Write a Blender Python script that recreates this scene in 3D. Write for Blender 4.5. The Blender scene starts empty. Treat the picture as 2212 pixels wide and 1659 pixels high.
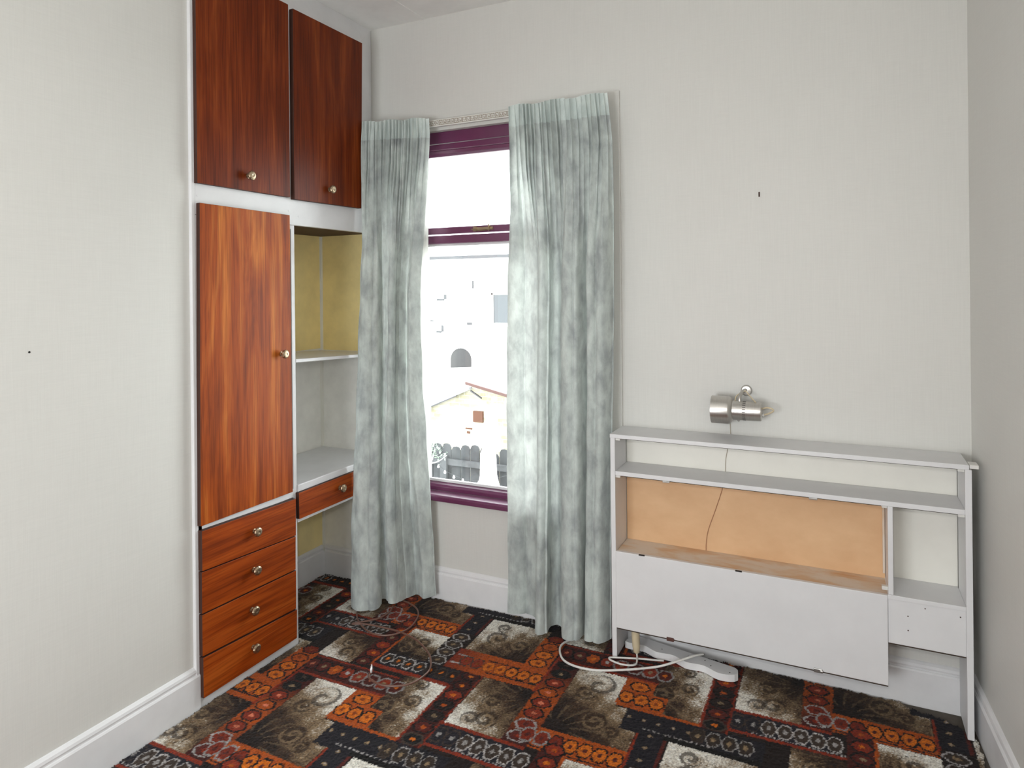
import bpy, bmesh, math, random
import numpy as np
from mathutils import Vector, Matrix

random.seed(7)
rng = np.random.default_rng(11)
scene = bpy.context.scene
COL = scene.collection

# ------------------------------------------------------------------ camera
cam_d = bpy.data.cameras.new('camera')
cam_d.sensor_fit = 'HORIZONTAL'
cam_d.sensor_width = 36.0
cam_d.lens = 1467.83 / 2212 * 36.0
cam_d.shift_y = -(829.5 - 620.68) / 2212
cam_d.clip_start = 0.05
cam_d.clip_end = 200
cam = bpy.data.objects.new('camera', cam_d)
COL.objects.link(cam)
YAW, ROLL = 0.448775, -0.0104426
r0 = Vector((math.cos(YAW), math.sin(YAW), 0)); u0 = Vector((0, 0, 1)); f0 = Vector((-math.sin(YAW), math.cos(YAW), 0))
r1 = r0 * math.cos(ROLL) + u0 * math.sin(ROLL)
u1 = -r0 * math.sin(ROLL) + u0 * math.cos(ROLL)
M = Matrix((r1, u1, -f0)).transposed().to_4x4()
M.translation = Vector((0, 0, 1.40))
cam.matrix_world = M
scene.camera = cam

# ------------------------------------------------------------------ world, lights, exposure
SKY = 15.0
world = bpy.data.worlds.new('overcast_sky'); scene.world = world
world.use_nodes = True
bg = world.node_tree.nodes['Background']
bg.inputs[0].default_value = (0.945, 0.975, 1.0, 1)
bg.inputs[1].default_value = SKY

pd = bpy.data.lights.new('window_daylight_portal', 'AREA')
pd.shape = 'RECTANGLE'; pd.size = 0.72; pd.size_y = 1.56
pd.cycles.is_portal = True
po = bpy.data.objects.new('window_daylight_portal', pd); COL.objects.link(po)
po.location = (-1.42, 2.76, 1.27); po.rotation_euler = (math.radians(-90), 0, 0)

fl = bpy.data.lights.new('camera_flash', 'POINT')
fl.energy = 32; fl.color = (1.0, 0.98, 0.95); fl.shadow_soft_size = 0.05
fo = bpy.data.objects.new('camera_flash', fl); COL.objects.link(fo)
fo.location = (-0.03, 0.0, 1.55)

pd2 = bpy.data.lights.new('added_fill_window_portal', 'AREA')  # portal for the unseen fill window added behind the camera
pd2.shape = 'RECTANGLE'; pd2.size = 1.2; pd2.size_y = 1.15
pd2.cycles.is_portal = True
po2 = bpy.data.objects.new('added_fill_window_portal', pd2); COL.objects.link(po2)
po2.location = (-1.10, -1.27, .975); po2.rotation_euler = (math.radians(90), 0, 0)

scene.view_settings.view_transform = 'Standard'
scene.view_settings.look = 'None'
scene.view_settings.gamma = 1.0
scene.view_settings.use_curve_mapping = False
scene.view_settings.exposure = 0.05
scene.cycles.use_denoising = True
scene.cycles.max_bounces = 10
scene.cycles.diffuse_bounces = 6
scene.cycles.transparent_max_bounces = 12
scene.cycles.caustics_reflective = False
scene.cycles.caustics_refractive = False
scene.cycles.sample_clamp_indirect = 6.0

# ------------------------------------------------------------------ material helpers
def srgb(r, g, b):
    f = lambda c: (c / 255) / 12.92 if c / 255 <= .04045 else ((c / 255 + .055) / 1.055) ** 2.4
    return (f(r), f(g), f(b), 1.0)

class NT:
    def __init__(s, name):
        s.m = bpy.data.materials.new(name); s.m.use_nodes = True
        s.t = s.m.node_tree; s.n = s.t.nodes
        s.b = s.n['Principled BSDF']; s.out = s.n['Material Output']
        s.tc = s.n.new('ShaderNodeTexCoord')
    def link(s, a, b): s.t.links.new(a, b)
    def map(s, scale=(1, 1, 1), src='Object', rot=(0, 0, 0), loc=(0, 0, 0)):
        m = s.n.new('ShaderNodeMapping'); m.inputs['Scale'].default_value = scale
        m.inputs['Rotation'].default_value = rot; m.inputs['Location'].default_value = loc
        s.link(s.tc.outputs[src], m.inputs[0]); return m.outputs[0]
    def noise(s, vec, scale=5, detail=3, rough=.5, dist=0.0):
        n = s.n.new('ShaderNodeTexNoise'); s.link(vec, n.inputs['Vector'])
        n.inputs['Scale'].default_value = scale; n.inputs['Detail'].default_value = detail
        n.inputs['Roughness'].default_value = rough; n.inputs['Distortion'].default_value = dist
        return n.outputs['Fac']
    def ramp(s, fac, stops, interp='LINEAR'):
        r = s.n.new('ShaderNodeValToRGB'); r.color_ramp.interpolation = interp
        e = r.color_ramp.elements
        while len(e) < len(stops): e.new(.5)
        for k, (p, c) in enumerate(stops): e[k].position = p; e[k].color = c
        s.link(fac, r.inputs[0]); return r.outputs[0]
    def mix(s, fac, a, b, mode='MIX'):
        m = s.n.new('ShaderNodeMix'); m.data_type = 'RGBA'; m.blend_type = mode
        for inp, v in ((0, fac), (6, a), (7, b)):
            if isinstance(v, (int, float, tuple)): m.inputs[inp].default_value = v
            else: s.link(v, m.inputs[inp])
        return m.outputs[2]
    def math(s, op, a, b=0.0, c=0.0):
        m = s.n.new('ShaderNodeMath'); m.operation = op
        for k, v in enumerate((a, b, c)):
            if isinstance(v, (int, float)): m.inputs[k].default_value = v
            else: s.link(v, m.inputs[k])
        return m.outputs[0]
    def bump(s, h, strength=.2, dist=.002):
        b = s.n.new('ShaderNodeBump'); b.inputs['Strength'].default_value = strength
        b.inputs['Distance'].default_value = dist; s.link(h, b.inputs['Height'])
        s.link(b.outputs[0], s.b.inputs['Normal']); return b.outputs[0]
    def col(s, c):
        if isinstance(c, tuple): s.b.inputs['Base Color'].default_value = c
        else: s.link(c, s.b.inputs['Base Color'])
    def set(s, rough=.5, metal=0.0, spec=.5):
        s.b.inputs['Roughness'].default_value = rough; s.b.inputs['Metallic'].default_value = metal
        s.b.inputs['Specular IOR Level'].default_value = spec; return s

def paint(name, c, rough=.5, var=.06, bump=.05, scale=9, spec=.4):
    k = NT(name)
    n = k.noise(k.map(), scale, 4, .6)
    c2 = tuple(x * (1 - var * 2) for x in c[:3]) + (1,)
    c3 = tuple(min(1, x * (1 + var * .5)) for x in c[:3]) + (1,)
    k.col(k.ramp(n, [(.3, c2), (.65, c3)]))
    k.bump(k.noise(k.map(), 260, 2), bump, .001)
    k.set(rough, 0, spec); return k.m

def wallpaper(name, c):
    k = NT(name)
    h = k.noise(k.map((14, 14, 420)), 1, 3, .6)      # weft slubs
    v = k.noise(k.map((420, 420, 10)), 1, 3, .6)      # warp slubs
    w = k.math('ADD', h, v)
    big = k.noise(k.map(), 1.7, 3, .5)
    t = k.math('ADD', k.math('MULTIPLY', w, .35), k.math('MULTIPLY', big, .3))
    d = tuple(x * .955 for x in c[:3]) + (1,); l = tuple(min(1, x * 1.02) for x in c[:3]) + (1,)
    k.col(k.ramp(t, [(.38, d), (.62, l)]))
    k.bump(w, .12, .0008); k.set(.48, 0, .35); return k.m

def wood(name, dark, mid, light, axis='z', seed=0.0, rough=.42):
    k = NT(name)
    sc = {'z': (30, 30, 1.1), 'y': (30, 1.4, 34)}[axis]
    sc2 = {'z': (7.5, 7.5, .85), 'y': (9, .8, 11)}[axis]
    sc3 = {'z': (170, 170, 5), 'y': (170, 5, 170)}[axis]
    L = (seed, seed * 1.7, seed * .6)
    a = k.noise(k.map(sc2, loc=L), 1, 4, .6, 1.5)
    b = k.noise(k.map(sc, loc=L), 1, 5, .62, .5)
    c = k.noise(k.map(sc3, loc=L), 1, 2, .5)
    t = k.math('ADD', k.math('MULTIPLY', a, .55), k.math('MULTIPLY', b, .45))
    base = k.ramp(t, [(.34, dark), (.5, mid), (.66, light)])
    pores = k.ramp(c, [(.38, (.55, .5, .48, 1)), (.52, (1, 1, 1, 1))])
    k.col(k.mix(.6, base, pores, 'MULTIPLY'))
    k.bump(c, .06, .0006); k.set(rough, 0, .15)
    return k.m

def plain(name, c, rough=.5, metal=0.0, spec=.5):
    k = NT(name)
    n = k.noise(k.map(), 40, 2)
    k.col(k.ramp(n, [(.3, tuple(x * .9 for x in c[:3]) + (1,)), (.7, c)]))
    k.set(rough, metal, spec); return k.m

# ------------------------------------------------------------------ geometry helpers
class MB:
    def __init__(s): s.v = []; s.f = []
    def quad(s, *p):
        i = len(s.v); s.v += [tuple(q) for q in p]; s.f.append(tuple(range(i, i + len(p)))); return s
    def box(s, x0, x1, y0, y1, z0, z1):
        return s.hexa([(x0, y0, z0), (x1, y0, z0), (x1, y1, z0), (x0, y1, z0), (x0, y0, z1), (x1, y0, z1), (x1, y1, z1), (x0, y1, z1)])
    def hexa(s, p):
        i = len(s.v); s.v += [tuple(q) for q in p]
        for f in ((3, 2, 1, 0), (4, 5, 6, 7), (0, 1, 5, 4), (1, 2, 6, 5), (2, 3, 7, 6), (3, 0, 4, 7)):
            s.f.append(tuple(i + k for k in f))
        return s
    def prism(s, prof, a, b, axis='x'):
        """profile of 2-D points extruded from a to b along an axis"""
        n = len(prof); i = len(s.v)
        def mk(p, t):
            return {'x': (t, p[0], p[1]), 'y': (p[0], t, p[1]), 'z': (p[0], p[1], t)}[axis]
        s.v += [mk(p, a) for p in prof] + [mk(p, b) for p in prof]
        s.f.append(tuple(i + k for k in range(n))[::-1]); s.f.append(tuple(i + n + k for k in range(n)))
        for k in range(n):
            j = (k + 1) % n; s.f.append((i + k, i + j, i + n + j, i + n + k))
        return s
    def lathe(s, prof, origin, axis, n=24):
        """profile of (distance along axis, radius)"""
        ax = Vector(axis).normalized(); o = Vector(origin)
        t = Vector((0, 0, 1)) if abs(ax.z) < .9 else Vector((1, 0, 0))
        a = ax.cross(t).normalized(); b = ax.cross(a).normalized()
        i = len(s.v); m = len(prof)
        for d, r in prof:
            for k in range(n):
                an = 2 * math.pi * k / n
                s.v.append(tuple(o + ax * d + (a * math.cos(an) + b * math.sin(an)) * max(r, 1e-5)))
        for q in range(m - 1):
            for k in range(n):
                j = (k + 1) % n
                s.f.append((i + q * n + k, i + q * n + j, i + (q + 1) * n + j, i + (q + 1) * n + k))
        s.f.append(tuple(i + k for k in range(n))[::-1]); s.f.append(tuple(i + (m - 1) * n + k for k in range(n)))
        return s
    def tube(s, pts, r, n=8, sub=6):
        P = spline([Vector(p) for p in pts], sub)
        i = len(s.v); m = len(P); up = Vector((0, 0, 1))
        for q in range(m):
            d = (P[min(q + 1, m - 1)] - P[max(q - 1, 0)])
            d = d.normalized() if d.length > 1e-9 else Vector((1, 0, 0))
            a = d.cross(up)
            if a.length < 1e-3: a = d.cross(Vector((1, 0, 0)))
            a.normalize(); b = d.cross(a).normalized()
            rr = r(q / (m - 1)) if callable(r) else r
            for k in range(n):
                an = 2 * math.pi * k / n
                s.v.append(tuple(P[q] + (a * math.cos(an) + b * math.sin(an)) * rr))
        for q in range(m - 1):
            for k in range(n):
                j = (k + 1) % n
                s.f.append((i + q * n + k, i + (q + 1) * n + k, i + (q + 1) * n + j, i + q * n + j))
        s.f.append(tuple(i + k for k in range(n))); s.f.append(tuple(i + (m - 1) * n + k for k in range(n))[::-1])
        return s
    def build(s, name, mat, parent=None, bevel=0.0, smooth=False, segs=2):
        me = bpy.data.meshes.new(name); me.from_pydata(s.v, [], s.f)
        bm = bmesh.new(); bm.from_mesh(me)
        bmesh.ops.recalc_face_normals(bm, faces=bm.faces)
        if bevel:
            es = [e for e in bm.edges if len(e.link_faces) == 2 and e.calc_face_angle(0) > .5]
            bmesh.ops.bevel(bm, geom=es, offset=bevel, segments=segs, affect='EDGES', profile=.5)
        bm.to_mesh(me); bm.free()
        if smooth:
            for p in me.polygons: p.use_smooth = True
            try: me.set_sharp_from_angle(angle=math.radians(40))
            except Exception: pass
        me.materials.append(mat)
        return link(name, me, parent)

def spline(P, sub):
    """Catmull-Rom through the points"""
    if len(P) < 3 or sub <= 1: return list(P)
    out = []
    for i in range(len(P) - 1):
        p0 = P[max(i - 1, 0)]; p1 = P[i]; p2 = P[i + 1]; p3 = P[min(i + 2, len(P) - 1)]
        for k in range(sub):
            t = k / sub
            out.append(0.5 * ((2 * p1) + (p2 - p0) * t + (2 * p0 - 5 * p1 + 4 * p2 - p3) * t * t + (3 * p1 - p0 - 3 * p2 + p3) * t ** 3))
    out.append(P[-1]); return out

def link(name, data, parent=None, loc=(0, 0, 0)):
    o = bpy.data.objects.new(name, data); COL.objects.link(o); o.location = loc
    if parent is not None: attach(o, parent)
    return o
def attach(o, parent):
    o.parent = parent
    o.matrix_parent_inverse = Matrix.Translation(-Vector(parent.location))
def tag(o, label, cat, group=None, kind=None):
    o['label'] = label; o['category'] = cat
    if group: o['group'] = group
    if kind: o['kind'] = kind
    return o
def thing(name, loc, label, cat, group=None):
    o = link(name, None, None, loc); o.empty_display_size = .05
    return tag(o, label, cat, group)
def struct(o, label=None):
    o['kind'] = 'structure'
    if label: o['label'] = label
    return o
def B(name, mat, parent, *a, bevel=.0015, segs=2):
    return MB().box(*a).build(name, mat, parent, bevel=bevel, segs=segs)

# ------------------------------------------------------------------ materials
M_wall = wallpaper('cream_wallpaper', (.62, .615, .585, 1))
M_ceil = paint('ceiling_paint', (.78, .78, .76, 1), .7, .03)
M_gloss = paint('white_gloss_paint', (.72, .72, .73, 1), .32, .03, .03)
M_trimw = paint('cream_gloss_paint', (.68, .67, .63, 1), .34, .05, .03)
M_yellow = paint('yellow_wall_paint', (.90, .75, .37, 1), .55, .06)
M_alcgrey = paint('off_white_wall_paint', (.86, .85, .80, 1), .55, .05)
M_white = paint('white_laminate', (.69, .69, .70, 1), .42, .02, .03)
M_cream = paint('cream_emulsion', (.72, .71, .64, 1), .5, .03)
M_wood_low = wood('sapele_veneer', srgb(100, 38, 8), srgb(154, 70, 16), srgb(196, 116, 46), 'z', .3)
M_wood_up = wood('sapele_veneer_upper', srgb(76, 28, 8), srgb(110, 44, 14), srgb(142, 68, 26), 'z', 4.1)
M_wood_dr = wood('sapele_veneer_drawers', srgb(110, 42, 8), srgb(146, 62, 14), srgb(168, 82, 26), 'y', 2.2)
M_woodedge = plain('dark_wood_edge', srgb(58, 26, 12), .6)
M_purple = plain('aubergine_paint', srgb(98, 40, 78), .30, 0, .9)
M_dark = plain('near_black', (.012, .011, .010, 1), .7)
M_steel = plain('galvanised_metal', (.55, .54, .52, 1), .35, 1)
M_brass = plain('tarnished_brass', (.40, .31, .21, 1), .38, 1)
M_sub = paint('dusty_subfloor', (.10, .085, .07, 1), .9, .2)
M_plastic = plain('white_plastic', (.72, .71, .68, 1), .4)
M_cablew = plain('white_cable_sheath', (.70, .69, .66, 1), .45)
M_cableb = plain('brown_cable_sheath', srgb(110, 78, 66), .4)
M_wire = plain('grey_beige_wire', srgb(176, 166, 150), .5)
M_wirep = plain('peach_brown_wire', srgb(172, 128, 96), .5)
M_beige = plain('beige_bakelite', srgb(205, 190, 160), .4)

def glass_mat():
    k = NT('window_glass'); k.n.remove(k.b)
    tr = k.n.new('ShaderNodeBsdfTransparent'); tr.inputs[0].default_value = (.95, .97, .96, 1)
    gl = k.n.new('ShaderNodeBsdfGlossy'); gl.inputs['Roughness'].default_value = .02
    fr = k.n.new('ShaderNodeFresnel'); fr.inputs[0].default_value = 1.45
    mx = k.n.new('ShaderNodeMixShader')
    k.link(k.math('MULTIPLY', fr.outputs[0], .8), mx.inputs[0]); k.link(tr.outputs[0], mx.inputs[1]); k.link(gl.outputs[0], mx.inputs[2])
    k.link(mx.outputs[0], k.out.inputs[0]); return k.m
M_glass = glass_mat()

def cloth_mat(name, c1, c2, c3, trans):
    k = NT(name)
    a = k.noise(k.map((17, 17, 11)), 1, 4, .6, .3)
    bb = k.noise(k.map((45, 45, 9)), 1, 3, .6)
    t = k.math('ADD', k.math('MULTIPLY', a, .72), k.math('MULTIPLY', bb, .28))
    base = k.ramp(t, [(.36, c1), (.5, c2), (.62, c3)])
    weave = k.noise(k.map((900, 900, 260)), 1, 2, .5)
    base = k.mix(.25, base, k.ramp(weave, [(.35, (.75, .75, .75, 1)), (.65, (1.05, 1.05, 1.05, 1))]), 'MULTIPLY')
    k.col(base); k.set(.85, 0, .15)
    k.b.inputs['Sheen Weight'].default_value = .15
    nb = k.bump(weave, .15, .0006)
    tl = k.n.new('ShaderNodeBsdfTranslucent'); k.link(k.mix(.5, base, (.80, .80, .74, 1)), tl.inputs[0]); k.link(nb, tl.inputs['Normal'])
    mx = k.n.new('ShaderNodeMixShader'); mx.inputs[0].default_value = trans
    k.link(k.b.outputs[0], mx.inputs[1]); k.link(tl.outputs[0], mx.inputs[2]); k.link(mx.outputs[0], k.out.inputs[0])
    return k.m
M_curt = cloth_mat('sage_curtain_fabric', (.34, .37, .375, 1), (.50, .55, .535, 1), (.62, .68, .655, 1), .21)
M_head = cloth_mat('curtain_heading_fabric', (.50, .57, .55, 1), (.58, .65, .63, 1), (.66, .73, .70, 1), .10)
M_lining = cloth_mat('cream_curtain_lining', (.66, .65, .62, 1), (.72, .71, .68, 1), (.78, .77, .74, 1), .35)

# ------------------------------------------------------------------ the room
WX = -1.965          # left wall
FX = -1.955          # wardrobe frame front
DX = -1.937          # door fronts
BY = 2.637           # window wall
AX = -2.325          # alcove side wall
CZ = 2.633           # ceiling
RY = -1.15           # wall behind the camera
FZ = -0.012          # sub floor
def rwx(y): return .383 + (BY - y) * .062

struct(MB().box(-2.6, .9, RY - .2, 2.95, FZ - .1, FZ).build('floor', M_sub))
struct(MB().box(-2.6, .9, RY - .2, 2.95, CZ, CZ + .1).build('ceiling', M_ceil))
struct(MB().box(-1.714, -1.698, RY, BY, CZ - .003, CZ + .002).build('trim_1', M_ceil, bevel=.001))
struct(MB().box(-2.35, WX, RY, 1.588, FZ, CZ).build('wall_left', M_wall))
RX0, RX1, RZ0, RZ1 = -1.70, -.50, .40, 1.55  # opening added in the unseen rear wall to let in fill daylight
struct(MB().box(-2.6, RX0, RY - .12, RY, FZ, CZ).box(RX1, .9, RY - .12, RY, FZ, CZ).box(RX0, RX1, RY - .12, RY, FZ, RZ0).box(RX0, RX1, RY - .12, RY, RZ1, CZ).build('wall_rear', M_wall))
wr = MB().hexa([(rwx(RY), RY, FZ), (1.0, RY, FZ), (1.0, 2.95, FZ), (rwx(2.95), 2.95, FZ), (rwx(RY), RY, CZ), (1.0, RY, CZ), (1.0, 2.95, CZ), (rwx(2.95), 2.95, CZ)])
struct(wr.build('wall_right', M_wall))
OX0, OX1, OZ0, OZ1 = -1.83, -1.01, .44, 2.115
wb = MB()
wb.box(-2.5, OX0, BY, 2.86, FZ, CZ).box(OX1, .75, BY, 2.86, FZ, CZ)
wb.box(OX0, OX1, BY, 2.86, FZ, OZ0).box(OX0, OX1, BY, 2.86, OZ1, CZ)
struct(wb.build('wall_back', M_wall))
rw = link('added_fill_window', None, None, (-1.10, RY - .06, .4)); struct(rw, 'added unseen fill window with a white frame behind the camera')  # unseen window, added to brighten the room from behind
fm = MB().box(RX0, RX0 + .05, RY - .09, RY - .03, RZ0, RZ1).box(RX1 - .05, RX1, RY - .09, RY - .03, RZ0, RZ1).box(RX0 + .05, RX1 - .05, RY - .09, RY - .03, RZ0, RZ0 + .05).box(RX0 + .05, RX1 - .05, RY - .09, RY - .03, RZ1 - .05, RZ1).box(-1.12, -1.08, RY - .09, RY - .03, RZ0 + .05, RZ1 - .05)
fm.build('frame', M_gloss, rw, bevel=.003)
struct(MB().box(AX - .06, AX, 1.588, BY + .02, FZ, CZ).build('wall_alcove', M_alcgrey))
# painted bands of the open alcove: thin coats on the side and window walls
struct(MB().box(AX, AX + .002, 2.06, BY, 1.108, 1.665).box(AX, FX - .02, BY - .002, BY, 1.10, 1.665).build('wall_alcove_upper', M_yellow), 'yellow painted upper band of the alcove walls')
struct(MB().box(AX, AX + .002, 2.06, BY, .12, .5).build('wall_alcove_lower', M_yellow), 'yellow painted lower side of the alcove')
struct(MB().box(AX, FX - .02, BY - .002, BY, .60, 1.10).box(AX, FX - .02, BY - .002, BY, .10, .58).build('wall_alcove_back', M_alcgrey))
struct(MB().prism([(AX, BY), (AX + .013, BY), (AX + .009, BY - .009), (AX, BY - .013)], .1, 1.66, 'z').build('trim_2', M_cream))
# raised papered strip beside the window
struct(MB().box(-.86, -.783, BY - .010, BY + .01, .80, 2.182).build('trim_3', M_wall, bevel=.003))
# narrow white upright between wall paper and cupboards
struct(MB().box(FX - .02, FX + .002, 1.586, 1.602, FZ, CZ).build('trim_4', M_gloss, bevel=.003))

def base_prof(t=.016):      # (offset from wall, height)
    return [(0, FZ), (t, FZ), (t, .104), (t - .003, .109), (t - .006, .110), (t - .006, .114), (t - .004, .120), (t - .006, .128), (t - .012, .134), (0, .136)]
def baseboard(name, p0, p1, nrm):
    m = MB(); pr = base_prof(); n = len(pr); nx, ny = nrm
    for p in (p0, p1):
        for o, z in pr: m.v.append((p[0] + nx * o, p[1] + ny * o, z))
    m.f = [tuple(range(n))[::-1], tuple(range(n, 2 * n))] + [(k, (k + 1) % n, n + (k + 1) % n, n + k) for k in range(n)]
    return struct(m.build(name, M_gloss))
baseboard('baseboard_left', (WX, RY), (WX, 1.600), (1, 0))
baseboard('baseboard_back', (AX + .016, BY), (rwx(BY), BY), (0, -1))
baseboard('baseboard_alcove', (AX, 2.06), (AX, BY - .016), (1, 0))
nl = math.hypot(1, .062)
baseboard('baseboard_right', (rwx(RY), RY), (rwx(BY - .016), BY - .016), (-1 / nl, -.062 / nl))
baseboard('baseboard_rear', (WX + .016, RY), (rwx(RY) - .016, RY), (0, 1))

# ------------------------------------------------------------------ window
win = link('window_1', None, None, (-1.42, 2.70, .44)); struct(win, 'aubergine painted wooden window with top light above a fixed pane')
wy0, wy1 = 2.665, 2.735
B('jamb', M_purple, win, OX0, OX0 + .05, wy0, wy1, .468, OZ1, bevel=.004)
B('jamb', M_purple, win, OX1 - .05, OX1, wy0, wy1, .468, OZ1, bevel=.004)
B('head', M_purple, win, OX0 + .05, OX1 - .05, wy0, wy1, 2.062, OZ1, bevel=.003)
MB().prism([(wy0 + .006, .468), (wy0 + .006, .486), (wy0 + .016, .494), (wy0 + .036, .500), (wy1, .500), (wy1, .468)], OX0 + .05, OX1 - .05).build('bottom_rail', M_purple, win, bevel=.002)
B('glazing_bead', M_gloss, win, OX0 + .05, OX1 - .05, 2.700, 2.714, .500, .512)
B('transom', M_purple, win, OX0 + .05, OX1 - .05, wy0 - .004, wy1, 1.603, 1.640, bevel=.003)
B('glazing_bead', M_gloss, win, OX0 + .05, OX1 - .05, 2.686, 2.712, 1.593, 1.603)
sash = link('sash', None, win, (-1.42, 2.69, 1.647)); sx0, sx1 = OX0 + .052, OX1 - .052
B('rail', M_purple, sash, sx0, sx1, wy0 - .010, 2.715, 1.646, 1.676, bevel=.003)
B('rail', M_purple, sash, sx0, sx1, wy0 - .006, 2.715, 2.030, 2.058, bevel=.004)
MB().prism([(wy0 + .004, 2.030), (2.715, 2.030), (2.715, 2.006), (2.69, 2.006), (wy0 + .010, 2.016)], sx0, sx1).build('moulding', M_purple, sash, bevel=.002)
B('stile', M_purple, sash, sx0, sx0 + .04, wy0 - .006, 2.715, 1.676, 2.030, bevel=.003)
B('stile', M_purple, sash, sx1 - .04, sx1, wy0 - .006, 2.715, 1.676, 2.030, bevel=.003)
B('pane', M_glass, sash, sx0 + .04, sx1 - .04, 2.700, 2.704, 1.676, 2.030, bevel=0)
B('pane', M_glass, win, OX0 + .05, OX1 - .05, 2.708, 2.712, .500, 1.603, bevel=0)
MB().prism([(2.602, .441), (2.665, .441), (2.86, .425), (2.86, .455), (2.665, .468), (2.610, .468), (2.602, .462)], OX0 - .03, OX1 + .03).build('sill', M_purple, win, bevel=.003)
st = MB().box(-1.452, -1.366, 2.650, 2.655, 1.655, 1.668).box(-1.462, -1.448, 2.643, 2.656, 1.650, 1.672)
st.tube([(-1.366, 2.650, 1.661), (-1.38, 2.642, 1.656), (-1.43, 2.640, 1.652), (-1.47, 2.640, 1.660)], .003, 6)
st.box(-1.385, -1.380, 2.640, 2.655, 1.650, 1.680)
st.build('casement_stay', M_brass, win)

# ------------------------------------------------------------------ fitted carpet
V1 = np.array([.84, .463]); V2 = np.array([0, .926])
def lin(r, g, b): return np.array(srgb(r, g, b)[:3])
C_dk, C_br, C_tan, C_cr = lin(25, 15, 12), lin(66, 47, 32), lin(132, 111, 84), lin(226, 222, 212)
C_or, C_or2, C_rd, C_rd2 = lin(198, 103, 18), lin(162, 73, 14), lin(128, 42, 18), lin(80, 26, 18)
C_nv, C_bk, C_wh, C_pk, C_gy = lin(29, 26, 34), lin(13, 10, 10), lin(172, 168, 166), lin(212, 120, 88), lin(62, 50, 42)
def carpet_colours(X, Y):
    n = X.size
    X = X.ravel(); Y = Y.ravel()
    # reduce every tuft into the repeat (half drop): search the lattice for the copy inside the drawn region
    k = np.floor((X + 1.345) / V1[0]); x = X - k * V1[0]; y = Y - k * V1[1]
    y = y - np.floor((y - 1.622) / V2[1]) * V2[1]
    out = np.tile(C_dk, (n, 1))
    # x in [-1.345,-.505), y in [1.622, 2.548): draw every feature in all its lattice copies
    copies = [np.array([i * V1[0], i * V1[1] + j * V2[1]]) for i in (-1, 0, 1) for j in (-1, 0, 1)]
    def region(x0, x1, y0, y1):
        for c in copies:
            u, v = x - c[0], y - c[1]
            m = (u >= x0) & (u < x1) & (v >= y0) & (v < y1)
            if m.any(): yield np.nonzero(m)[0], u[m], v[m]
    def rect(x0, x1, y0, y1, col):
        for m, u, v in region(x0, x1, y0, y1): out[m] = col
    def panel(x0, x1, y0, y1, ang, lo, hi, curls):
        cx, cy = (x0 + x1) / 2, (y0 + y1) / 2; d = np.array([math.cos(ang), math.sin(ang)])
        ext = abs(d[0]) * (x1 - x0) / 2 + abs(d[1]) * (y1 - y0) / 2
        for m, u, v in region(x0, x1, y0, y1):
            t = ((u - cx) * d[0] + (v - cy) * d[1]) / ext * .5 + .5
            t = t + .10 * np.sin(u * 61 + v * 23) * np.sin(v * 47 - u * 31) + .07 * rng.standard_normal(u.size)
            t = np.clip((t - lo) / (hi - lo), 0, 1)
            c = np.where(t[:, None] < .33, C_dk + (C_br - C_dk) * (t[:, None] / .33),
                np.where(t[:, None] < .66, C_br + (C_tan - C_br) * ((t[:, None] - .33) / .33), C_tan + (C_cr - C_tan) * ((t[:, None] - .66) / .34)))
            for (px, py, R, turns, a0, hand) in curls:
                dx, dy = u - px, v - py; r = np.hypot(dx, dy * .9) ; a = np.arctan2(dy, dx) * hand
                inside = r < R * 1.05
                ph = (a - a0) / (2 * math.pi)
                q = r / R * turns
                w = np.abs((q - ph) - np.round(q - ph)) * (R / turns)
                s = inside & (w < .0075) & (r > R * .12)
                c[s] = c[s] * .22 + C_br * .50 * (.6 + .4 * rng.random(s.sum())[:, None])
                l = inside & (w > .0095) & (w < .017)
                c[l] = c[l] * .55 + C_tan * .5
            # leaf fronds: feathered strokes fanning from the corner
            fx, fy = cx - d[0] * ext * .8, cy - d[1] * ext * .8
            a = np.arctan2(v - fy, u - fx); r = np.hypot(u - fx, v - fy)
            fr = (np.sin(a * 15 + r * 26) > .78) & (r > .05) & (r < .17)
            c[fr] = c[fr] * .55 + (C_tan * .5 + C_br * .2) * .6
            out[m] = c
    def flowers(pts, rx, ry, fill, edge, cen, ring=.26, petals=6):
        for i, (px, py) in enumerate(pts):
            f = fill(i) if callable(fill) else fill; e = edge(i) if callable(edge) else edge; k = cen(i) if callable(cen) else cen
            for m, u, v in region(px - rx * 1.3, px + rx * 1.3, py - ry * 1.3, py + ry * 1.3):
                dx, dy = (u - px) / rx, (v - py) / ry
                r = np.hypot(dx, dy); a = np.arctan2(dy, dx)
                rr = r / (1 + .06 * np.cos(petals * a))
                o = out[m]
                if e is not None: s = (rr < 1.0 + ring) & (rr >= 1.0); o[s] = e
                s = rr < 1.0; o[s] = f
                s = (rr > .5) & (rr < .95) & (np.abs(np.sin(petals * a / 2)) < .16); o[s] = o[s] * .75
                if k is not None: s = rr < .34; o[s] = k
                out[m] = o
    def hrun(y, x0, x1, step=.0472): return [(x0 + i * step, y) for i in range(int(round((x1 - x0) / step)) + 1)]
    def vrun(x, y0, y1, step=.0615): return [(x, y0 + i * step) for i in range(int(round((y1 - y0) / step)) + 1)]
    # dark and brown grounds of the borders
    rect(-1.345, -.505, 1.622, 2.548, C_dk)
    # scroll panels: angle points from dark to cream
    panel(-1.165, -.963, 1.880, 2.155, math.radians(222), .12, .86, [(-1.075, 2.04, .032, 1.3, .5, 1), (-1.05, 1.945, .040, 1.4, 3.5, -1), (-1.10, 1.93, .03, 1.1, 2.0, 1)])
    panel(-.870, -.590, 1.988, 2.190, math.radians(42), .22, 1.05, [(-.725, 2.085, .038, 1.3, 4.0, -1), (-.66, 2.05, .025, 1.1, 1., 1)])
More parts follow.
